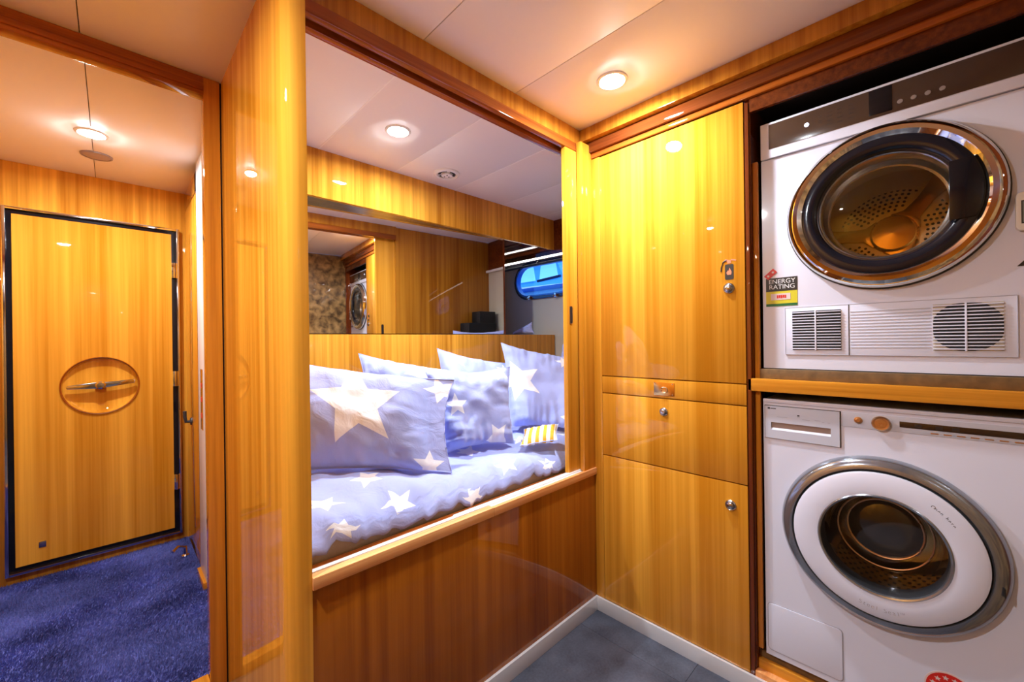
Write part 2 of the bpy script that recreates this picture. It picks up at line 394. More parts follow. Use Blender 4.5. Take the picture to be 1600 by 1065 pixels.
# carpet
cp = box('carpet', carpetm, -.60, .33, 1.815, 3.215, -1.195, -1.184, bevel=0, label='thick navy blue carpet covering the corridor floor in front of the round-handled door', category='carpet')
def pile():
    import numpy as np
    rng = np.random.default_rng(3); N = 90000
    x = rng.uniform(-.598, .328, N); y = rng.uniform(1.818, 3.213, N)
    a = rng.uniform(0, 2 * PI, N); h = rng.uniform(.008, .013, N)
    ph = np.sin(x * 9 + 2.3 * np.sin(y * 6)) * .5 + np.sin(y * 7 - x * 4) * .4
    lx = .004 * np.cos(ph * 2.2) + rng.normal(0, .0025, N); ly = .004 * np.sin(ph * 2.2) + rng.normal(0, .0025, N); w_ = .0020
    base = origin_of(cp)
    V = np.empty((N, 3, 3)); z = -1.184 + H
    V[:, 0] = np.stack([x - w_ * np.cos(a), y - w_ * np.sin(a), np.full(N, z)], 1); V[:, 1] = np.stack([x + w_ * np.cos(a), y + w_ * np.sin(a), np.full(N, z)], 1)
    V[:, 2] = np.stack([x + lx, y + ly, z + h], 1); V -= np.array(base)
    me = bpy.data.meshes.new('pile'); me.vertices.add(3 * N); me.vertices.foreach_set('co', V.reshape(-1)); me.loops.add(3 * N)
    me.loops.foreach_set('vertex_index', np.arange(3 * N, dtype=np.int32)); me.polygons.add(N)
    me.polygons.foreach_set('loop_start', np.arange(0, 3 * N, 3, dtype=np.int32)); me.update(calc_edges=True); me.materials.append(carpetm)
    o = bpy.data.objects.new('pile', me); COL.objects.link(o); o.parent = cp; o['kind'] = 'stuff'
pile()
# ceilings made of panels
def panels(name, x0, x1, y0, y1, seams, gapmat, mat, bead=False):
    c = struct(name, gapmat, x0, x1, y0, y1, ZC + .012, ZC + .06, bevel=0)
    ed = [x0] + [s for s in seams if x0 < s < x1] + [x1]
    for i in range(len(ed) - 1):
        box('ceiling_panel', mat, ed[i] + .0012, ed[i + 1] - .0012, y0 + .0005, y1 - .0005, ZC, ZC + .012, c, bevel=.0012)
        if bead and i: obj('joint_bead', MB().box(ed[i] - .003, ed[i] + .003, y0, y1, ZC - .0008, ZC + .002), seamw, c)
    return c
SE = [-.46, -.06, .30, .70, 1.10, 1.51]
panels('ceiling', .300, 1.60, -.25, 1.115, SE, seamd, ceilm)
panels('ceiling_left', -.80, .2985, -.25, 1.775, SE, seamd, ceilm)
panels('ceiling_bunk', .345, 2.60, 1.136, 2.80, [.72, 1.12, 1.525, 1.93, 2.33], seamw, ceilm, True)
panels('ceiling_corridor', -.62, .40, 1.785, 3.30, [-.055], seamd, ceilc)
# outer shell of the cabin
struct('ceiling_light_seal', teak_dark, -1.0, 2.60, -.40, 3.40, ZC + .061, ZC + .09, bevel=0)  # unseen slab added to keep sky light out of gaps above the ceilings
struct('floor_bunk', teak_dark, .345, 2.56, 1.095, 2.80, -.84, -.805, bevel=0)
struct('wall_back', marble, -.85, 1.62, -.29, -.25, ZF, ZC)
struct('wall_left', veneer, -.84, -.80, -.25, 1.80, ZF, ZC)
# wall facing the camera on the left of the corridor opening
struct('wall_corridor_left', veneer, -.64, -.60, 1.82, 3.26, ZF, ZC)
# ---- front wall with the bunk opening
wf = struct('wall_front', veneer_shaded, .345, 2.40, 1.063, 1.09, ZF, -.602, bevel=.0008)
pts = [(.345, 1.06)] + [(.335 - .045 * math.sin(t), 1.105 - .045 * math.cos(t)) for t in [i * PI / 16 for i in range(9)]] + [(.288, 1.77), (.33, 1.77), (.33, 1.135), (.345, 1.12)]
obj('corner_pillar', MB().prism(pts, 'Z', ZF, ZC), veneer_fine, wf, label='tall glossy rounded corner panel')
box('frieze', veneer_mid, .345, 1.552, 1.09, 1.135, .868, ZC, wf)
box('inner_frieze', veneer_mid, .345, 1.552, 1.1352, 1.165, .868, ZC - .0005, wf)
box('head_rail', teak, .345, 1.552, 1.086, 1.110, .832, .868, wf, .002)
box('rail_groove', gapm, .345, 1.552, 1.110, 1.134, .852, .868, wf, 0)
box('inner_rail', teak, .345, 1.552, 1.134, 1.162, .830, .868, wf, .002)
box('door_post', veneer_fine, 1.470, 1.553, YA, 1.084, -.572, .868, wf, .002, label='narrow upright frame post beside the bunk opening')
box('cover_strip', teak_z, 1.490, 1.552, 1.084, 1.088, -.56, .83, wf, 0)
# sill of the opening
sl = struct('trim_1', salmon, .345, .935, YA - .006, 1.080, -.602, -.571, bevel=.002)
box('sill_lip', salmon, .935, 1.553, YA - .006, 1.071, -.602, -.572, sl, .002)
tr = struct('trim_2', white, .345, 1.553, 1.082, 1.097, -.60, -.569, bevel=.001)
box('track_rail', white, .90, 1.47, 1.0705, 1.082, -.60, -.574, tr, .001)
box('track_groove', greyrub, .345, 1.47, 1.097, 1.101, -.60, -.585, tr, 0)
box('track_rail', white, .80, 1.40, 1.101, 1.108, -.60, -.571, tr, .001)
box('track_base', teak, .345, 1.553, 1.108, 1.142, -.62, -.582, tr, .001)
# sliding door pushed back into the wall
sd = struct('door_2', veneer_fine, 1.398, 2.36, 1.090, 1.112, -.570, .848, bevel=.002)
obj('flush_pull', MB().prism([(a, b) for a, b in [(1.425 + .0085 * math.cos(t), (.138 if math.sin(t) >= 0 else .080) + .0085 * math.sin(t)) for t in [2 * PI * i / 20 for i in range(20)]]], 'Y', 1.0885, 1.0905), gapm, sd)
obj('pull_rim', MB().tube([(1.425 + .010 * math.cos(t), 1.089, (.138 if math.sin(t) >= 0 else .080) + .010 * math.sin(t)) for t in [2 * PI * i / 20 for i in range(20)]], .0014, 6, True), copper, sd)
obj('inner_pull', MB().prism([(a, b) for a, b in [(1.45 + .010 * math.cos(t), (.138 if math.sin(t) >= 0 else .07) + .010 * math.sin(t)) for t in [2 * PI * i / 20 for i in range(20)]]], 'Y', 1.1115, 1.1130), gapm, sd)
# ---- bunk room shell
struct('wall_bunk_left', veneer, .331, .345, 1.14, 2.80, -.80, ZC)
struct('wall_bunk_inner', veneer_mid, 1.556, 2.62, 1.118, 1.135, -.80, ZC)
port_c = (2.160, .490)
hw_ = MB().plate('X', (1.10, 2.85, -.80, .70), stadium(port_c, .300, .135), 2.48, 2.505)
wh = obj('wall_hull', hw_, cream, kind='structure')
box('hull_upper_panel', teak_dark, 2.475, 2.56, 1.137, 2.777, .668, ZC - .001, wh)
box('hull_ledge', white, 2.445, 2.4795, 1.137, 2.777, .646, .667, wh, .003, label='pale lit ledge above the portlight')
box('ledge_glow_strip', plain('ledge_glow', (1, 1, 1), .4, emit=(1, .93, .82), es=4), 2.4440, 2.4449, 1.50, 2.74, .650, .664, wh, 0)  # glowing strip added so the white ledge looks bright
struct('wall_bunk_recess', cream, 1.96, 2.60, 2.78, 2.84, -.80, ZC)
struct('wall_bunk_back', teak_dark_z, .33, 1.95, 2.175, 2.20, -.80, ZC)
va = struct('trim_3', veneer, .345, 2.475, 2.050, 2.075, .705, ZC, bevel=.001)
box('soffit', chrome_soft, .345, 1.955, 2.075, 2.174, .705, .72, va, 0)
box('recess_soffit', teak_dark, 1.955, 2.475, 2.075, 2.78, .705, .72, va, 0)
# portlight
w1 = obj('window_1', MB().prism(stadium_pts(port_c, .297, .132), 'X', 2.497, 2.500), glass_p, kind='structure')
fr = MB(); 
def loop_frame(c, hw, hh, th, x0, x1):
    a = stadium_pts(c, hw, hh); b = stadium_pts(c, hw - th, hh - th); n = len(a)
    vs = [(x, p[0], p[1]) for x in (x0, x1) for r in (a, b) for p in r]; fs = []
    for i in range(n):
        j = (i + 1) % n; fs += [(i, j, n + j, n + i), (2 * n + i, 3 * n + i, 3 * n + j, 2 * n + j), (i, 2 * n + i, 2 * n + j, j), (n + i, n + j, 3 * n + j, 3 * n + i)]
    return MB().add(vs, fs)
obj('window_frame', loop_frame(port_c, .322, .152, .030, 2.462, 2.482), plain('port_frame', (.10, .085, .10), .2, metal=.8), w1, bevel=.003)
obj('window_rim', loop_frame(port_c, .297, .130, .012, 2.455, 2.503), plain('port_rim', (.04, .20, .80), .3), w1)
for yy in (2.02, 2.30):
    obj('window_clamp', MB().box(2.445, 2.468, yy - .012, yy + .012, .335, .368).tube([(2.44, yy, .352), (2.425, yy, .340)], .008, 8), chrome, w1, bevel=.002)
obj('stay_arm', MB().tube([(2.488, 2.00, .50), (2.490, 2.24, .485)], .011, 8), plain('stay_navy', (.02, .05, .22), .3), w1)
# something seen outside: a neighbouring white launch on blue water
bt = thing('moored_launch', 'white motor launch moored outside, seen through the oval portlight', 'boat', 3.55, 2.95, -.298)
obj('hull', MB().prism([(2.35, -.298), (3.75, -.298), (3.95, .60), (2.15, .56)], 'X', 3.2, 3.9), plain('launch_white', (.80, .92, .96), .4), bt)
obj('cabin', MB().prism([(2.60, .56), (3.45, .59), (3.30, .95), (2.80, .95)], 'X', 3.35, 3.8), plain('launch_cabin', (.06, .30, .80), .3), bt)
for y0, y1 in ((2.72, 2.98), (3.04, 3.26)): obj('cabin_window', MB().prism([(y0, .66), (y1, .66), (y1 - .03, .86), (y0 + .04, .86)], 'X', 3.342, 3.3495), plain('launch_pane', (.45, .85, .95), .2) if y0 < 3 else bpy.data.materials['launch_pane'], bt)
box('rail', plain('launch_rail', (.02, .06, .35), .3), 3.17, 3.199, 2.2, 3.9, .52, .56, bt)
sea = struct('floor_water', plain('sea_water', (.02, .16, .50), .15), 2.7, 9, -3, 9, -.35, -.30, bevel=0)

# mirror (inclined a little to the wall), headboard
mi = thing('wall_mirror', 'wide frameless wall mirror between the wooden valance and headboard of the bunk', 'mirror', 1.15, 2.10, .05)
obj('mirror_glass', MB().prism([(.35, 2.160), (1.948, 2.072), (1.948, 2.078), (.35, 2.166)], 'Z', .050, .705), mirrorm, mi)
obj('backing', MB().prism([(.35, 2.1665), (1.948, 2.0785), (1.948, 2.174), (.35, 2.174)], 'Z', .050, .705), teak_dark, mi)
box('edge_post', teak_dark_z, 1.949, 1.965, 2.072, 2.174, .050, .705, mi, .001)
hb = thing('headboard', 'low honey-coloured wooden panel running behind the pillows under the mirror', 'headboard', 1.4, 2.06, -.80)
box('panel', veneer, .346, 2.47, 2.050, 2.068, -.80, .044, hb)
box('ledge', veneer_x, .346, 2.478, 2.068, 2.174, .034, .044, hb)
box('recess_ledge', veneer_x, 1.967, 2.478, 2.1745, 2.778, .034, .044, hb)

# ---- right wall around cabinet and laundry niche
cw = struct('wall_right', teak_y, 1.552, 1.57, .44, 1.062, .812, ZC)
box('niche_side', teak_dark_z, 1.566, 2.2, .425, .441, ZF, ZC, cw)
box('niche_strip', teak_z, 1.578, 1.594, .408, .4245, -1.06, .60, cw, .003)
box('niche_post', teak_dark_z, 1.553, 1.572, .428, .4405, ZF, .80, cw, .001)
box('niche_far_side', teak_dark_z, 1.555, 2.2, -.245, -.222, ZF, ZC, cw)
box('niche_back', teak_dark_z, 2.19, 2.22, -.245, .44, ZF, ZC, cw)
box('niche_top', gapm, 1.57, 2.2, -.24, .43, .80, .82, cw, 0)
cwn = struct('trim_4', veneer_mid, 1.505, 1.566, -.245, 1.0895, .882, ZC, bevel=.002)
box('cornice_step', teak_dy, 1.532, 1.566, -.245, 1.0895, .835, .882, cwn, .003)
box('cornice_lip', teak_y, 1.545, 1.566, -.245, 1.062, .812, .835, cwn, .003)
box('niche_header', teak_dark, 1.556, 1.572, -.222, .425, .765, .812, cwn, .002)
# skirting
struct('baseboard_front', skirtm, .345, 1.541, 1.052, 1.0625, ZF, -1.145, bevel=.0015)
struct('baseboard_right', skirtm, 1.541, 1.5515, -.245, 1.0625, ZF, -1.145, bevel=.0015)
# plinth of the niche
pl = thing('laundry_plinth', 'rough wooden plinth with a plywood edge under the washing machine', 'plinth', 1.8, .1, ZF)
box('front_rail', salmon, 1.552, 1.578, -.222, .427, ZF + .0, -1.128, pl, .002)
box('step_rail', orange_y, 1.578, 1.596, -.222, .4245, ZF, -1.098, pl, .002)
box('plywood_deck', ply, 1.596, 2.19, -.222, .4245, -1.125, -1.073, pl, .001)
# shelf between the machines
sh = thing('laundry_shelf', 'orange wooden shelf with a raw plywood edge carrying the tumble dryer', 'shelf', 1.8, .1, -.18)
box('front_edge', orange_y, 1.553, 1.580, -.222, .4405, -.180, -.137, sh, .003)
box('deck', ply, 1.580, 2.19, -.222, .4245, -.165, -.108, sh, .001)
box('upper_strip', ply, 1.572, 1.590, -.222, .407, -.137, -.105, sh, .001)

# ---- doorway to the corridor
dj = struct('trim_5', teak, -.80, .238, 1.765, 1.815, .872, ZC, bevel=.004)
box('door_jamb', teak_z, .236, .284, 1.765, 1.815, ZF, ZC, dj, .004)
box('jamb_groove', gapm, .284, .289, 1.772, 1.815, ZF, ZC, dj, 0)
box('header_bead', teak, -.80, .236, 1.757, 1.766, .885, .905, dj, .003)
box('threshold', orange_y, -.80, .236, 1.765, 1.815, ZF, -1.172, dj, .003)
box('left_panel', veneer, -.80, -.62, 1.815, 1.84, ZF, ZC, dj)
# ---- corridor walls
wr = struct('wall_corridor_right', veneer, .331, .345, 2.62, 3.26, ZF, ZC)
box('corridor_return', veneer, .327, .345, 1.80, 2.46, ZF, ZC, wr)
wj = box('white_jamb', white, .318, .345, 2.46, 2.645, -1.15, ZC, wr, .003, label='white painted upright strip')
box('strike_plate', gold, .3165, .3185, 2.50, 2.56, -.42, -.12, wj, .001)
for zz in (-.20, -.27, -.35): box('strike_hole', redm, .3155, .3167, 2.515, 2.545, zz - .012, zz + .012, wj, 0)
box('white_jamb_foot', orange_y, .305, .345, 2.46, 2.66, -1.19, -1.15, wr, .002)
d3 = struct('door_3', veneer_fine, .322, .3305, 2.70, 3.12, -1.10, .80, bevel=.002)
obj('door_frame', MB().box(.3235, .3305, 2.688, 2.70, -1.11, .81).box(.3235, .3305, 3.12, 3.132, -1.11, .81).box(.3235, .3305, 2.70, 3.12, .80, .812), teak_dark_z, d3)
obj('door_handle', MB().tube([(.322, 2.93, -.43), (.295, 2.93, -.43), (.290, 2.93, -.40), (.290, 2.93, -.37)], .009, 8).lathe([(.022, .3215), (.020, .314), (0, .313)], (2.93, -.43), 'X', 20), rubber, d3)
# end wall with the round-handled door
we = struct('wall_end', veneer, -.62, .345, 3.222, 3.27, ZF, ZC)
YD = 3.222
d1 = obj('door_1', MB().plate('Y', (-.352, .262, -1.098, .668), circ((-.042, -.216), .150), 3.196, 3.2215, 96), veneer_fine, kind='structure')
obj('door_frame', MB().box(-.385, -.372, 3.186, YD, -1.135, .702).box(.286, .299, 3.186, YD, -1.135, .702).box(-.372, .286, 3.186, YD, .689, .702).box(-.372, .286, 3.186, YD, -1.135, -1.122), chrome, d1, bevel=.0015)
obj('door_seal', MB().box(-.372, -.353, 3.204, YD, -1.122, .689).box(.263, .286, 3.204, YD, -1.122, .689).box(-.353, .263, 3.204, YD, .669, .689).box(-.353, .263, 3.204, YD, -1.122, -1.099), blackg, d1)
obj('handle_dish', MB().lathe([(.150, 3.1965), (.146, 3.208), (.135, 3.215), (.09, 3.2195), (.03, 3.2205), (0, 3.2205)], (-.042, -.216), 'Y', 64), veneer_fine, d1)
obj('handle_ring', MB().lathe([(.149, 3.1965), (.150, 3.190), (.155, 3.189), (.158, 3.1955)], (-.042, -.216), 'Y', 64), plain('copper_ring', (.60, .30, .12), .2, metal=1), d1)
hd = obj('handle', MB().lathe([(0, 3.165), (.014, 3.166), (.021, 3.172), (.023, 3.185), (.020, 3.2195)], (-.045, -.212), 'Y', 32), chrome, d1)
obj('handle_bar', MB().prism([(-.170, -.226), (-.176, -.216), (-.168, -.207), (-.07, -.196), (-.02, -.196), (.09, -.188), (.098, -.197), (.092, -.210), (-.02, -.226), (-.07, -.230)], 'Y', 3.176, 3.192), chrome, hd, bevel=.003)
for zz in (.45, -.20, -.82): obj('hinge', MB().box(.262, .290, 3.180, 3.197, zz - .045, zz + .045).tube([(.276, 3.178, zz - .045), (.276, 3.178, zz + .045)], .007, 8), chrome, d1, bevel=.001)
box('catch_plate', chrome_soft, -.275, -.250, 3.193, 3.1965, -1.025, -.995, d1, .001)

# ================================================================== THINGS
# ceiling lights
for i, (x, y, p, lab) in enumerate(LIGHTS):
    t = thing('ceiling_light', lab, 'light', x, y, ZC)
    obj('bezel', MB().lathe([(.056, ZC), (.054, ZC - .004), (.046, ZC - .006), (.042, ZC - .004), (.042, ZC)], (x, y), 'Z', 40), white, t)
    obj('lens', MB().lathe([(.0425, ZC - .0025), (.036, ZC - .0065), (.020, ZC - .009), (0, ZC - .0095)], (x, y), 'Z', 40), lensm, t)
# round vent in the bunk ceiling
vx, vy = 1.341, 1.873
t = thing('ceiling_vent', 'round white air vent with dark curved slots in the bunk ceiling', 'vent', vx, vy, ZC)
obj('rim', MB().lathe([(.072, ZC), (.070, ZC - .008), (.060, ZC - .013), (.052, ZC - .010), (.050, ZC - .004), (0, ZC - .004)], (vx, vy), 'Z', 40), white, t)
obj('centre_disc', MB().lathe([(.030, ZC - .004), (.030, ZC - .014), (.026, ZC - .016), (0, ZC - .016)], (vx, vy), 'Z', 32), white, t)
for k in range(3):
    a0 = .4 + k * 2 * PI / 3; pts = [(vx + .048 * math.cos(a0 + j * .15), vy + .048 * math.sin(a0 + j * .15)) for j in range(12)] + [(vx + .034 * math.cos(a0 + j * .15), vy + .034 * math.sin(a0 + j * .15)) for j in range(11, -1, -1)]
    obj('slot', MB().prism(pts, 'Z', ZC - .0065, ZC - .0045), blackm, t)
for k in range(3): obj('screw', MB().lathe([(.004, ZC - .016), (.004, ZC - .0175), (0, ZC - .0175)], (vx + .014 * math.cos(k * 2.1), vy + .014 * math.sin(k * 2.1)), 'Z', 12), blackm, t)
sx, sy = -.044, 2.850
t = thing('ceiling_speaker', 'small round grey-brown speaker grille in the corridor ceiling behind the downlight', 'speaker', sx, sy, ZC)
obj('grille', MB().lathe([(.050, ZC - .004), (.040, ZC - .007), (0, ZC - .008)], (sx, sy), 'Z', 40), spk, t)
obj('rim', MB().lathe([(.058, ZC), (.057, ZC - .006), (.050, ZC - .007), (.049, ZC - .003)], (sx, sy), 'Z', 40), plain('speaker_rim', (.30, .24, .26), .4), t)

# ---- tall cabinet
cb = thing('cabinet', 'tall honey-coloured glossy wooden cabinet with three round push locks beside the dryer', 'cabinet', 1.75, .75, ZF)
box('body', veneer_fine, 1.568, 2.15, .4415, 1.0620, ZF + .0, .811, cb, .001)
box('stile', veneer_fine, 1.552, 1.568, 1.020, 1.0620, -1.145, .811, cb, .001)
du = box('door', veneer_fine, 1.550, 1.567, .4425, 1.0175, -.1565, .806, cb, .0015)
dr = box('fascia', veneer_fine, 1.550, 1.567, .4425, 1.0175, -.2315, -.1605, cb, .0015)
dm = box('drawer', veneer_fine, 1.550, 1.567, .4425, 1.0175, -.5040, -.2355, cb, .0015)
dl = box('door', veneer_fine, 1.550, 1.567, .4425, 1.0175, -1.143, -.5080, cb, .0015)
def knob(y, z, r, parent, key=False):
    k = obj('lock', MB().lathe([(r * 1.12, 1.5505), (r * 1.12, 1.547), (r * .95, 1.5435), (r * .80, 1.545), (r * .72, 1.546), (r * .70, 1.541), (r * .5, 1.5385), (0, 1.538)], (y, z), 'X', 32), chrome_soft, parent)
    if key: obj('keyhole', MB().cap(r * .35, 1.5375, (y, z), 'X', 16), gapm, k) if False else None
knob(.494, .175, .0165, du); knob(.737, -.286, .015, dm); knob(.497, -.586, .0165, dl)
lp = box('latch_plate', gold, 1.5475, 1.5505, .693, .776, -.222, -.170, dr, .001)
obj('latch_ring', MB().tube([(1.545, .733 + .013 * math.cos(t), -.200 + .011 * math.sin(t)) for t in [2 * PI * i / 24 for i in range(24)]], .002, 6, True), copper, lp)
for (yy, zz) in ((.700, -.176), (.769, -.176), (.700, -.216), (.769, -.216)): obj('screw', MB().lathe([(.0028, 1.5475), (.0022, 1.5465), (0, 1.5463)], (yy, zz), 'X', 10), copper, lp)
# extinguisher sign
ex = obj('extinguisher_sign', MB().prism(rrect(.478, .506, .205, .259, .005), 'X', 1.5492, 1.5498), blkm, du, label='black and salmon fire extinguisher sticker')
obj('sign_valve', MB().prism([(.486, .262), (.486, .272), (.505, .278), (.508, .272), (.498, .268), (.498, .262)], 'X', 1.5491, 1.5497).prism([(.470, .272), (.486, .277), (.486, .272), (.470, .268)], 'X', 1.5491, 1.5497), flame, ex)
obj('sign_hose', MB().tube([(1.5495, .500, .274), (1.5495, .512, .268), (1.5495, .518, .250), (1.5495, .519, .235)], .0022, 6), blkm, ex)
obj('sign_flame', MB().prism([(.486, .222), (.498, .222), (.501, .230), (.496, .238), (.494, .234), (.491, .247), (.487, .238), (.484, .231)], 'X', 1.5486, 1.5491), flame, ex)

# ---- appliances shell
def shell(mb, x0, x1, y0, y1, z0, z1, t=.008):
    mb.box(x0, x1, y0, y0 + t, z0, z1).box(x0, x1, y1 - t, y1, z0, z1).box(x0, x1, y0 + t, y1 - t, z0, z0 + t).box(x0, x1, y0 + t, y1 - t, z1 - t, z1).box(x1 - t, x1, y0 + t, y1 - t, z0 + t, z1 - t); return mb
# ---- tumble dryer
XD = 1.60; Y0, Y1 = -.205, .402
dy = thing('tumble_dryer', 'white tumble dryer with a shiny golden and black round door on the shelf', 'dryer', 1.88, .1, -.103)
DC = (.092, .372)
obj('body', shell(MB(), XD + .010, 2.17, Y0, Y1, -.103, .724), enamel, dy, bevel=.002)
obj('front_panel', MB().plate('X', (Y0, Y1, -.103, .602), circ(DC, .205), XD, XD + .010, 96), enamel, dy)
fa = box('control_fascia', enamel, XD - .008, XD + .010, Y0, Y1, .604, .724, dy, .003)
pb = box('control_panel', panelbrown, XD - .0095, XD - .008, -.203, .377, .634, .716, fa, .0004)
box('display', blackg, XD - .0105, XD - .0095, .071, .121, .642, .714, pb, .0003)
obj('power_button', MB().lathe([(.0065, XD - .0095), (.006, XD - .0115), (0, XD - .012)], (.271, .676), 'X', 20), ledm, pb)
for k in range(4): obj('touch_button', MB().lathe([(.0062, XD - .0095), (.0058, XD - .0108), (0, XD - .011)], (.055 - k * .0275, .659), 'X', 16), plain('touch_dot', (.30, .24, .21), .4) if k == 0 else bpy.data.materials['touch_dot'], pb)
rn = random.Random(5)
for cx in (.215, .190, .163):
    for r_ in range(4): box('legend_mark', icond, XD - .0100, XD - .0095, cx - .005 - rn.random() * .004, cx + .004, .655 + r_ * .013, .657 + r_ * .013, pb, 0)
for cz in (.688, .676, .668): box('legend_mark', icond, XD - .0100, XD - .0095, .236 - .004, .236 + .006, cz, cz + .0016, pb, 0)
for k in range(4): box('legend_mark', icon, XD - .0100, XD - .0095, .10 - .008 * k, .104 - .008 * k, .652 + .004 * (k % 2), .655 + .004 * (k % 2), pb, 0)
box('legend_mark', icond, XD - .0100, XD - .0095, .276, .292, .700, .702, pb, 0)
# door
dd = obj('door_ring', MB().lathe([(.205, XD - .001), (.229, XD - .001), (.233, XD - .008), (.232, XD - .020), (.226, XD - .033), (.214, XD - .041), (.203, XD - .040), (.196, XD - .034), (.191, XD - .030)], DC, 'X', 96), ringmetal, dy, label='wide mirror-polished door ring')
obj('door_gasket', MB().lathe([(.206, XD - .0005), (.236, XD - .0005), (.236, XD - .007), (.232, XD - .007)], DC, 'X', 96), rubber, dd)
obj('black_ring', MB().lathe([(.192, XD - .031), (.185, XD - .034), (.165, XD - .034), (.157, XD - .030), (.152, XD - .022), (.152, XD + .02)], DC, 'X', 96), navyblk, dy, label='glossy blue-black inner door ring')
hp = [(-.036, .298), (-.036, .452)] + [(DC[0] - .189 * math.cos(t), DC[1] + .189 * math.sin(t)) for t in [math.radians(a) for a in range(26, -26, -4)]]
obj('door_handle', MB().prism(hp, 'X', XD - .0385, XD - .031), blackg, dy, bevel=.002)
obj('glass', MB().lathe([(.152, XD - .018), (.12, XD - .026), (.08, XD - .031), (.04, XD - .0335), (0, XD - .034)], DC, 'X', 64), glass_d, dy)
obj('glass_rim', MB().lathe([(.152, XD - .020), (.147, XD - .0225), (.144, XD - .019), (.146, XD + .045), (.135, XD + .060), (.131, XD + .058)], DC, 'X', 64), chrome_soft, dy)
drum = obj('drum', MB().lathe([(.150, XD + .055), (.190, XD + .075), (.235, XD + .080), (.240, XD + .20), (.240, XD + .42), (.225, XD + .445), (0, XD + .450)], (DC[0] + .0, DC[1] - .0), 'X', 64), steel, dy)
XK = XD + .449
obj('drum_hub', MB().lathe([(.068, XK), (.064, XK - .022), (.058, XK - .028), (.0, XK - .032)], DC, 'X', 40), gold, drum)
for a in (52, 175, 290):
    t_ = math.radians(a); u = (-math.cos(t_), math.sin(t_)); v = (-u[1], u[0]); P_ = []
    for (rr, ww) in ((.05, .050), (.08, .026), (.14, .022), (.225, .034)): P_.append((rr, ww))
    poly = [(DC[0] + u[0] * r + v[0] * w2, DC[1] + u[1] * r + v[1] * w2) for r, w2 in P_] + [(DC[0] + u[0] * r - v[0] * w2, DC[1] + u[1] * r - v[1] * w2) for r, w2 in P_[::-1]]
    obj('drum_spoke', MB().prism(poly, 'X', XK - .014, XK - .001), gold, drum, bevel=.003)
ho = MB()
for r in [.088 + .0135 * k for k in range(10)]:
    nn = int(2 * PI * r / .0165)
    for i in range(nn):
        a = 360 * i / nn
        if min(abs((a - b + 180) % 360 - 180) for b in (52, 175, 290)) * r * PI / 180 > .040:
            t_ = math.radians(a); ho.cap(.0048, XK - .0025, (DC[0] - r * math.cos(t_), DC[1] + r * math.sin(t_)), 'X', 6)
obj('drum_holes', ho, blackm, drum, smooth=False, kind='stuff')
# lower grille
g = thing('x', None, None, 0, 0, 0); bpy.data.objects.remove(g)
gr = box('vent_grille', enamel, XD - .004, XD, -.150, .337, -.056, .097, dy, .002)
gl1 = MB().box(XD - .0048, XD - .004, .1725, .1745, -.056, .097)
obj('grille_joint', gl1, icond, gr)
ofr = MB()
for (a, b, c, d) in ((-.150, .337, .0965, .0978), (-.150, .337, -.0568, -.0555), (.3362, .3375, -.056, .097), (-.1505, -.1492, -.056, .097)): ofr.box(XD - .0044, XD, a, b, c, d)
obj('grille_outline', ofr, textg, gr)
def grille(y0, y1, mid, back, cy, cz, r):
    b = box('grille_well', back, XD - .0052, XD - .0042, y0, y1, -.041, .084, gr, 0)
    yc = [min(max(cy + r * math.cos(t), y0), y1) for t in [2 * PI * i / 32 for i in range(32)]]
    obj('fan_opening', MB().prism([(yc[i], min(max(cz + r * math.sin(2 * PI * i / 32), -.041), .084)) for i in range(32)], 'X', XD - .0060, XD - .0052), blackm, gr)
    for k in range(14):
        z = -.041 + .125 * (k + .5) / 14
        box('grille_slat', enamel, XD - .0095, XD - .0060, y0, y1, z - .0015, z + .0015, gr, .0003)
    box('grille_post', enamel, XD - .0105, XD - .0060, mid - .002, mid + .002, -.042, .085, gr, .0004)
grille(.192, .317, .255, blackm, .230, .015, .050)
grille(-.128, -.004, -.064, beige, -.066, .022, .0655)
for k in range(13):
    z = -.041 + .125 * (k + 1) / 14
    box('grille_ridge', enamel_grey, XD - .0052, XD - .0040, .000, .170, z - .0014, z + .0014, gr, .0003)
# energy label
el = box('energy_label', yelm, XD - .0008, XD, .303, .392, .111, .172, dy, 0, label='yellow, black and green energy rating label')
box('label_header', blkm, XD - .0012, XD - .0008 + .0008, .303, .392, .155, .200, el, 0)
box('label_footer', grnm, XD - .0012, XD, .303, .392, .105, .1135, el, 0)
text('label_text', 'ENERGY', .0205, textw, .346, .187, XD - .0012, el, squash=1.0)
text('label_text', 'RATING', .0205, textw, .346, .169, XD - .0012, el, squash=1.0)
box('label_window', pinkm, XD - .0014, XD - .0008, .322, .378, .126, .147, el, 0)
for k in range(5): box('label_mark', redm, XD - .0018, XD - .0014, .334 + .0055 * k, .3385 + .0055 * k, .1315 + .001 * (k % 2), .1415, el, 0)
rot = math.radians(42); c0 = (.378, .214)
sq = [(c0[0] - (a * math.cos(rot) - b * math.sin(rot)), c0[1] + a * math.sin(rot) + b * math.cos(rot)) for a, b in ((-.018, -.009), (.018, -.009), (.018, .009), (-.018, .009))]
rs = obj('red_sticker', MB().prism(sq, 'X', XD - .0016, XD - .0002), redm, dy)
for a in (-.009, .009): obj('sticker_dot', MB().cap(.0035, XD - .0019, (c0[0] - a * math.cos(rot), c0[1] + a * math.sin(rot)), 'X', 14), pinkm, rs)
obj('black_mark', MB().prism([(-.150, .168), (-.165, .186), (-.195, .186), (-.195, .168)], 'X', XD - .0008, XD), blkm, dy)
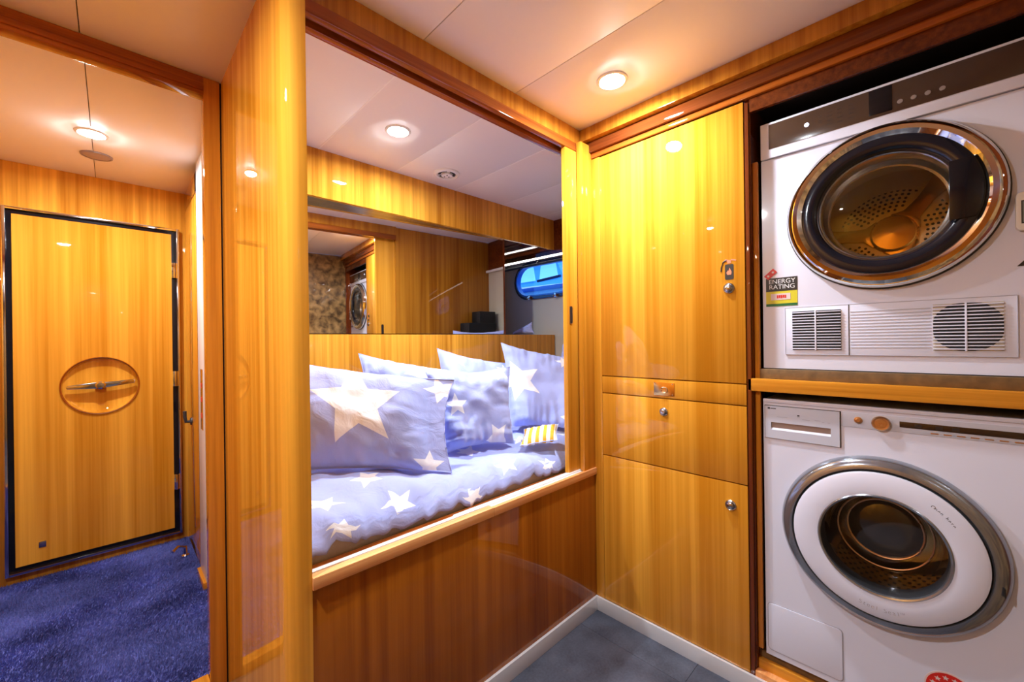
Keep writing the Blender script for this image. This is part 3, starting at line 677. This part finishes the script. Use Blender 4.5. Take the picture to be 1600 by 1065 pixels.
# small clip-on timer
tm = thing('digital_timer', 'small white digital timer with a grey screen on the dryer front, beside its door', 'timer', XD - .010, -.168, .25)
obj('case', MB().prism(rrect(-.203, -.1475, .252, .346, .012), 'X', XD - .018, XD - .0002), plain('timer_white', (.80, .76, .68), .4), tm, bevel=.003)
box('screen', screenm, XD - .0186, XD - .018, -.196, -.158, .272, .322, tm, 0)
box('screen_rim', blkm, XD - .0184, XD - .018, -.198, -.156, .269, .325, tm, 0)

# ---- washing machine
XW = 1.58
wm = thing('washing_machine', 'white front-loading washing machine with a wide chrome and white round door under the shelf', 'washing machine', 1.87, .1, -1.065)
WC = (.105, -.590)
obj('body', shell(MB(), XW + .012, 2.16, Y0, .400, -1.068, -.207), enamel, wm, bevel=.003)
obj('front_panel', MB().plate('X', (Y0, .400, -1.068, -.217), circ(WC, .200), XW, XW + .012, 96), enamel, wm)
box('top_edge', enamel, XW - .004, XW + .012, Y0, .400, -.217, -.205, wm, .003)
ctl = box('control_strip', enamel_grey, XW - .0015, XW, Y0, .1925, -.270, -.226, wm, .0004)
box('display', plain('display_brown', (.035, .018, .012), .15, coat=.5), XW - .0025, XW - .0015, -.203, .064, -.2555, -.2395, ctl, .0003)
obj('start_button', MB().lathe([(.010, XW - .0015), (.0095, XW - .004), (.006, XW - .0045), (.005, XW - .006), (0, XW - .006)], (.153, -.2475), 'X', 24), copper, ctl)
obj('dial', MB().lathe([(.021, XW - .0015), (.0205, XW - .010), (.018, XW - .013), (.013, XW - .0125), (.0125, XW - .0135), (.004, XW - .0135), (.0035, XW - .012), (0, XW - .012)], (.103, -.250), 'X', 32), copper, ctl)
for k in range(8): box('programme_mark', copper, XW - .0019, XW - .0015, -.012 - .024 * k, .003 - .024 * k, -.2655, -.2625, ctl, 0)
for k, y in enumerate((.02, -.02, -.05)): box('display_segment', icond, XW - .0029, XW - .0025, y, y + .014, -.252, -.243, ctl, 0)
# detergent drawer
dt = obj('detergent_drawer', MB().box(XW - .005, XW, .196, .394, -.335, -.3065).box(XW - .005, XW, .196, .394, -.2815, -.228).box(XW - .005, XW, .196, .2175, -.3065, -.2815).box(XW - .005, XW, .3765, .394, -.3065, -.2815), enamel_grey, wm)
box('drawer_recess', plain('recess_brown', (.34, .24, .20), .4), XW - .0008, XW - .0002, .2175, .3765, -.3065, -.2815, dt, 0)
obj('drawer_lip', MB().prism([(XW - .005, -.3065), (XW - .0008, -.3065), (XW - .0008, -.3000)], 'Y', .2175, .3765), enamel, dt)
ol = MB()
for (a, b, c, d) in ((.1935, .3955, -.2275, -.226), (.1935, .3955, -.3365, -.335), (.1930, .1950, -.3365, -.226), (.3945, .3960, -.3365, -.226)): ol.box(XW - .0012, XW, a, b, c, d)
obj('drawer_gap', ol, icond, dt)
for (a, w_, z) in ((.345, .030, -.263), (.300, .008, -.258), (.280, .020, -.264), (.250, .014, -.262), (.236, .006, -.266), (.222, .006, -.266)): box('drawer_legend', textg, XW - .0053, XW - .005, a - w_ / 2, a + w_ / 2, z, z + .0013, dt, 0)
box('drawer_legend', textd, XW - .0053, XW - .005, .297, .303, -.2545, -.2500, dt, 0)
box('name_mark', textd, XW - .0053, XW - .005, .362, .378, -.2372, -.2345, dt, 0); box('name_mark', textd, XW - .0053, XW - .005, .379, .386, -.2385, -.2325, dt, 0)
# door
wd = obj('door_ring', MB().lathe([(.200, XW - .001), (.243, XW - .001), (.243, XW - .008), (.238, XW - .020), (.229, XW - .029), (.217, XW - .034), (.211, XW - .034), (.208, XW - .030), (.2065, XW - .028)], WC, 'X', 96), ringgrey, wm, label='wide chrome ring around the door')
obj('ring_line', MB().lathe([(.2075, XW - .028), (.2055, XW - .028), (.2055, XW - .036)], WC, 'X', 96), rubber, wd)
dw = obj('door_panel', MB().lathe([(.2055, XW - .030), (.2045, XW - .038), (.198, XW - .041), (.150, XW - .044), (.143, XW - .043)], WC, 'X', 96), enamel, wm, label='white inner door disc')
obj('glass_rim', MB().lathe([(.143, XW - .043), (.140, XW - .046), (.136, XW - .044), (.135, XW - .036)], WC, 'X', 96), ringgrey, dw)
obj('glass_seat', MB().lathe([(.1349, XW - .036), (.133, XW + .012)], WC, 'X', 64), rubber, dw)
obj('glass_bowl', MB().lathe([(.134, XW - .034), (.130, XW - .020), (.124, XW + .030), (.112, XW + .075), (.085, XW + .100), (.045, XW + .108), (0, XW + .110)], (WC[0], WC[1] + .004), 'X', 64), glass_w, dw)
obj('catch_mark', MB().box(XW - .035, XW - .026, WC[1] * 0 - .122, -.1195, -.640, -.618), blkm, wd)
obj('gasket', MB().lathe([(.146, XW - .020), (.146, XW + .020), (.168, XW + .03), (.166, XW + .045), (.172, XW + .06), (.20, XW + .07)], WC, 'X', 64), greyrub, wm)
obj('bowl_back', MB().lathe([(.086, XW + .100), (.070, XW + .092), (.04, XW + .088), (0, XW + .087)], (WC[0], WC[1] + .004), 'X', 48), plain('bowl_dark', (.05, .05, .055), .12, coat=.8), dw)
obj('bowl_reflection', MB().tube([(XW + .099, WC[0] + .088 * math.cos(t), WC[1] + .004 + .088 * math.sin(t)) for t in [2 * PI * i / 48 for i in range(48)]], .0035, 8, True).tube([(XW + .072, WC[0] + .108 * math.cos(t), WC[1] + .004 + .108 * math.sin(t)) for t in [2 * PI * i / 48 for i in range(48)]], .0025, 8, True), copper, dw)  # copper rings modelled in place of reflections on the bowl glass
wdr = obj('drum', MB().lathe([(.175, XW + .072), (.238, XW + .08), (.242, XW + .20), (.242, XW + .42), (.22, XW + .45), (0, XW + .455)], WC, 'X', 64), steelg, wm)
for a in (80, 200, 320):
    t_ = math.radians(a); cy_, cz_ = WC[0] + .225 * math.cos(t_), WC[1] + .225 * math.sin(t_)
    u = (-math.cos(t_), -math.sin(t_)); v = (-u[1], u[0])
    poly = [(cy_ + v[0] * q + u[0] * p, cz_ + v[1] * q + u[1] * p) for q, p in ((-.04, -.01), (-.03, .03), (-.012, .06), (.012, .06), (.03, .03), (.04, -.01))]
    obj('drum_paddle', MB().prism(poly, 'X', XW + .13, XW + .42), steelg, wdr, bevel=.006)
hs = MB()
for i in range(64):
    for j in range(12):
        t_ = 2 * PI * (i + .5 * (j % 2)) / 64
        if min(abs((math.degrees(t_) - b + 180) % 360 - 180) for b in (80, 200, 320)) > 13:
            c_, s_ = math.cos(t_), math.sin(t_); x = XW + .13 + j * .024; rr = .2405; q = .004
            cy_, cz_ = WC[0] + rr * c_, WC[1] + rr * s_
            hs.add([(x - q, cy_ - s_ * q, cz_ + c_ * q), (x + q, cy_ - s_ * q, cz_ + c_ * q), (x + q, cy_ + s_ * q, cz_ - c_ * q), (x - q, cy_ + s_ * q, cz_ - c_ * q)], [(0, 1, 2, 3)])
obj('drum_holes', hs, blackm, wdr, smooth=False, kind='stuff')
# writing on the door disc
s_ = 'Steel Seal\u2122'; tot = .098; rr = .1775
for i, ch in enumerate(s_):
    if ch == ' ': continue
    u = (i + .5) / len(s_) - .5; a = -PI / 2 + u * tot / rr
    text('door_text', ch, .016 if ch != '\u2122' else .013, textg, WC[0] + .0 - rr * math.cos(a), WC[1] + rr * math.sin(a), XW - .0418, dw, rot=a + PI / 2)
s_ = 'Open here'; tot = .062; rr = .1745
for i, ch in enumerate(s_):
    if ch == ' ': continue
    u = (i + .5) / len(s_) - .5; a = math.radians(44) - u * tot / rr
    text('door_text', ch, .0115, textd, WC[0] - rr * math.cos(a), WC[1] + rr * math.sin(a), XW - .0418, dw, rot=a - PI / 2)
# service flap
obj('flap_gap', MB().prism(rrect(.1945, .3945, -1.050, -.890, .012), 'X', XW - .0006, XW), textg, wm)
obj('service_flap', MB().prism(rrect(.1965, .3925, -1.048, -.892, .011), 'X', XW - .0026, XW - .0004), enamel, wm, bevel=.0008)
# red star-rating badge
bc = (-.028, -.945)
bd = obj('star_badge', MB().lathe([(.050, XW), (.050, XW - .0008), (.0475, XW - .0009)], bc, 'X', 40).cap(.0475, XW - .0009, bc, 'X', 40), pinkm, wm)
obj('badge_face', MB().cap(.0465, XW - .0012, bc, 'X', 40), redm, bd)
obj('badge_centre', MB().cap(.021, XW - .0016, bc, 'X', 30), pinkm, bd)
for k in range(6):
    a = math.radians(18 + k * 29); c = (bc[0] - .0345 * math.cos(a), bc[1] + .0345 * math.sin(a))
    obj('badge_star', MB().prism([(c[0] + (.0068 if i % 2 == 0 else .003) * math.sin(PI * i / 5), c[1] + (.0068 if i % 2 == 0 else .003) * math.cos(PI * i / 5)) for i in range(10)], 'X', XW - .0017, XW - .0013), pinkm, bd)

# ---- bunk: mattress, duvet, pillows
box('mattress', mattm, .350, 2.44, 1.158, 2.045, -.80, -.525, bevel=.02, label='cream cotton mattress showing as a strip above the wooden sill', category='mattress')
def duvet():
    X0, X1, nx, ny = .352, 2.42, 150, 80; vs = []; uv = []; fs = []
    def surf(s, x):
        # s: 0 at the back .. 1 at the front hem
        if s < .62: Y = 2.03 - (2.03 - 1.33) * s / .62; Z = -.462; v = Y
        else:
            t = (s - .62) / .38; a = t * PI / 2
            Y = 1.33 - .190 * math.sin(a); Z = -.462 - .088 * (1 - math.cos(a)) ** 1.1; v = 1.33 - t * .28
        n1 = noise.noise(Vector((x * 5.5, Y * 6, 3))) ; n2 = noise.noise(Vector((x * 15, Y * 9, 9)))
        bump = .020 * n1 + .011 * n2
        if s > .70:
            k = (s - .70) / .30
            bump += k * (.022 * noise.noise(Vector((x * 24, s * 3, 1))) + .012 * noise.noise(Vector((x * 48, s * 5, 2))))
            Y -= k * .014 * noise.noise(Vector((x * 17 + 3, s * 2, 4)))
        hem = .018 * noise.noise(Vector((x * 6, 0, 7))) * max(0, s - .8) / .2
        return (x, max(min(Y, 1.145), 1.126) if s > .96 else max(Y, 1.128), max(Z + bump + hem, -.575)), v
    for j in range(ny + 1):
        for i in range(nx + 1):
            x = X0 + (X1 - X0) * i / nx; p, v = surf(j / ny, x); vs.append(p); uv.append((x, v))
    def row(fn):
        for i in range(nx + 1): vs.append(fn(vs[ny * (nx + 1) + i])); uv.append((vs[-1][0], 1.04))
    row(lambda p: (p[0], 1.140, p[2] - .010)); row(lambda p: (p[0], 1.147, p[2] - .013)); row(lambda p: (p[0], 1.152, p[2] - .006)); row(lambda p: (p[0], 1.152, -.5235)); row(lambda p: (p[0], 2.03, -.5235))
    for j in range(ny + 5):
        for i in range(nx):
            a = j * (nx + 1) + i; fs.append((a, a + 1, a + nx + 2, a + nx + 1))
    last = (ny + 5) * (nx + 1)
    for i in range(nx): fs.append((last + i, last + i + 1, i + 1, i))
    fs.append(tuple(j * (nx + 1) for j in range(ny + 6))); fs.append(tuple(j * (nx + 1) + nx for j in range(ny + 6)))
    stars = [(.645, 1.165, .062, .25), (1.115, 1.165, .060, -.1), (1.06, 1.36, .060, .3), (.445, 1.265, .062, .5), (.61, 1.33, .055, 0), (.455, 1.095, .050, -.2), (.915, 1.075, .050, .35), (1.35, 1.33, .06, .6), (.82, 1.42, .055, .2), (1.33, 1.11, .055, 1.0), (1.6, 1.3, .06, 0), (1.9, 1.25, .06, .4)]
    m = MB().add(vs, fs)
    return obj('duvet', m, star_cloth('duvet_cloth', stars), uv=uv, angle=180, label='puffy lilac-blue duvet printed with white stars covering the bunk mattress', category='duvet')
duvet()
def pillow(TL, TR, BR, BL, T, stars, label, seed, mat=None, name='pillow', cat='pillow', nu=44, nv=34, pinch=.10, group='star-print pillows on the bunk', wr=1.0, hem=True, fl=1.0):
    TL, TR, BR, BL = map(Vector, (TL, TR, BR, BL)); W = ((TR - TL).length + (BR - BL).length) / 2; Hh = ((BL - TL).length + (BR - TR).length) / 2
    n = (TR - TL).cross(BL - TL).normalized(); c = (TL + TR + BR + BL) / 4
    if n.dot(-c) < 0: n = -n
    vs = []; uv = []; fs = []
    for side in (1, -1):
        for j in range(nv + 1):
            for i in range(nu + 1):
                u, v = i / nu, j / nv; a, b = 2 * u - 1, 2 * v - 1; ab = min(1.0, 2 * u / fl - 1)
                a2 = a * (1 - pinch * (1 - b * b) * abs(a) ** 3 * 1.0); b2 = b * (1 - pinch * (1 - a * a) * abs(b) ** 3)
                U, V = (a2 + 1) / 2, (b2 + 1) / 2
                p = TL * (1 - U) * (1 - V) + TR * U * (1 - V) + BR * U * V + BL * (1 - U) * V
                h = max(0, (1 - abs(ab) ** 3) * (1 - abs(b) ** 3)) ** .6
                edge = max(abs(a), abs(b))
                d = T * h + (.0035 * (1 - edge ** 8) if fl < 1 and u > fl - .02 else 0)
                q = Vector((U * W * 7, V * Hh * 7, seed)); wn = noise.noise(q) * .022 + noise.noise(q * 2.7) * .009
                # creases running in from the seams
                wn += (.010 * noise.noise(Vector((u * 16, seed, v * 2.2))) * max(0, abs(b) - .25) + .010 * noise.noise(Vector((v * 14, seed + 9, u * 2.2))) * max(0, abs(a) - .25)) * 2.2
                d += wn * wr * min(1, h * 2.2)
                wav = .006 * noise.noise(Vector((u * 9, v * 9, seed + 20))) * (edge ** 6)
                p = p + n * (side * d + wav) + Vector((0, 0, -.010 * (1 - b * b) * 0))
                vs.append(p); uv.append((U * W, (1 - V) * Hh) if side == 1 else (U * W + 5, V * Hh))
        k = (0 if side == 1 else (nu + 1) * (nv + 1))
        for j in range(nv):
            for i in range(nu):
                q = k + j * (nu + 1) + i; f = (q, q + nu + 1, q + nu + 2, q + 1); fs.append(f if side == 1 else f[::-1])
    st = [(su * W, (1 - sv) * Hh, r, rot) for su, sv, r, rot in stars]
    o = obj(name, MB().add(vs, fs), mat or star_cloth(name + '_cloth', st), uv=uv, angle=180, keepnormals=False, label=label, category=cat)
    if group: o['group'] = group
    if hem:   # stitched seam line round the edge
        pts = []
        for (A, B) in ((0, 0), (1, 0), (1, 1), (0, 1)): pass
        idx = [i for i in range(nu + 1)] + [j * (nu + 1) + nu for j in range(1, nv + 1)] + [nv * (nu + 1) + i for i in range(nu - 1, -1, -1)] + [j * (nu + 1) for j in range(nv - 1, 0, -1)]
        pts = [vs[i] for i in idx]
        obj('piping', MB().tube(pts, .0022, 5, True), CLOTH, o)
    return o
CLOTH = star_cloth('plain_cloth', [])
pillow((.444, 1.831, -.050), (.965, 1.315, -.150), (.869, 1.206, -.470), (.400, 1.595, -.450), .090, [(.50, .43, .165, .10), (.93, .14, .065, .4), (.87, .93, .06, 0)],
       'largest lilac-blue pillow with one big white star, nearest at the left of the bunk', 1, fl=.85)
pillow((.840, 1.906, -.050), (1.239, 1.558, -.150), (1.124, 1.430, -.425), (.769, 1.705, -.415), .070, [(.66, .17, .13, .6), (.25, .75, .07, 0)],
       'lilac-blue star pillow with a raised corner, behind the biggest star pillow', 2)
pillow((.941, 1.485, -.125), (1.320, 1.366, -.119), (1.260, 1.285, -.449), (.938, 1.348, -.440), .06, [(.82, .08, .055, .2), (.72, .90, .060, .5), (.22, .48, .05, 0)],
       'creased lilac-blue pillow with small white stars, standing in the middle of the bunk', 3, wr=1.6)
pillow((1.25, 1.855, -.035), (1.641, 1.682, -.130), (1.534, 1.577, -.445), (1.177, 1.716, -.420), .055, [(.22, .13, .055, .2), (.85, .2, .05, 0)],
       'lilac-blue star pillow with a pointed corner, right behind the creased middle one', 4)
pillow((1.598, 1.724, -.010), (1.877, 1.382, -.100), (1.629, 1.205, -.445), (1.418, 1.481, -.434), .055, [(.20, .50, .125, .35), (.80, .16, .05, .3), (.85, .9, .05, 0)],
       'lilac-blue pillow with one big white star, just behind the yellow striped cushion', 5)
pillow((2.20, 1.74, .085), (2.00, 1.28, .095), (1.93, 1.26, -.358), (2.09, 1.70, -.30), .045, [(.6, .4, .06, 0)],
       'lilac-blue pillow mostly hidden behind the frame post, at the far right end', 6)
pillow((2.254, 2.30, .060), (2.319, 2.15, .145), (2.325, 2.13, .056), (2.25, 2.30, .050), .02, [], 'tip of a grey-blue pillow poking up behind the headboard near the portlight', 7, group=None, wr=.4, hem=False)
def stripe_mat():
    m, n, b = newmat('striped_cloth'); uv = n.nodes.new('ShaderNodeUVMap'); uv.uv_map = 'UVMap'; s = n.nodes.new('ShaderNodeSeparateXYZ'); n.links.new(uv.outputs[0], s.inputs[0])
    a = n.nodes.new('ShaderNodeMath'); a.operation = 'MULTIPLY'; n.links.new(s.outputs[0], a.inputs[0]); a.inputs[1].default_value = 2 * PI / .034
    c = n.nodes.new('ShaderNodeMath'); c.operation = 'SINE'; n.links.new(a.outputs[0], c.inputs[0])
    d = n.nodes.new('ShaderNodeMath'); d.operation = 'GREATER_THAN'; n.links.new(c.outputs[0], d.inputs[0]); d.inputs[1].default_value = .05
    x = n.nodes.new('ShaderNodeMixRGB'); x.inputs[1].default_value = (.88, .86, .84, 1); x.inputs[2].default_value = (.80, .42, .03, 1); n.links.new(d.outputs[0], x.inputs[0])
    n.links.new(x.outputs[0], b.inputs['Base Color']); b.inputs['Roughness'].default_value = .8; return m
pillow((1.345, 1.305, -.405), (1.475, 1.205, -.385), (1.395, 1.150, -.438), (1.235, 1.225, -.448), .026, [], 'small yellow and white striped cushion lying on the duvet beside the frame post', 8, mat=stripe_mat(), name='cushion', cat='cushion', group=None, nu=24, nv=18, wr=.5)

# curtain rod over the portlight
t = thing('curtain_rod', 'dark curtain rod on brackets under the lit ledge above the oval portlight', 'curtain rod', 2.44, 2.25, .60)
obj('rod', MB().tube([(2.425, 1.75, .608), (2.425, 2.60, .605)], .010, 12), plain('rod_dark', (.05, .04, .03), .4), t)
for yy in (1.80, 2.20, 2.58): obj('bracket', MB().tube([(2.479, yy, .635), (2.45, yy, .635), (2.43, yy, .617)], .005, 8), chrome_soft, t)
# black boxes on the inner shelf, visible in the mirror
box('inner_shelf', veneer_x, 2.12, 2.47, 1.136, 1.33, .03, .045, label='small wooden shelf in the bunk corner seen only in the mirror', category='shelf')
box('storage_box', blackm, 2.15, 2.44, 1.15, 1.30, .0455, .165, bevel=.004, label='wide black box seen in the mirror under a smaller black box', category='box')
box('storage_box', blackm, 2.27, 2.44, 1.16, 1.29, .1655, .270, bevel=.004, label='smaller black box seen in the mirror on top of the wide one', category='box')
# chrome door stop on the corridor floor
t = thing('door_stop', 'small chrome door catch at the foot of the corridor wall', 'door stop', .27, 2.93, -1.184)
obj('base', MB().lathe([(.018, -1.184), (.018, -1.172), (.010, -1.165), (.008, -1.125), (0, -1.122)], (.285, 2.93), 'Z', 20), chrome, t)
obj('arm', MB().tube([(.285, 2.93, -1.13), (.25, 2.90, -1.105), (.225, 2.87, -1.115)], .007, 8), chrome, t)
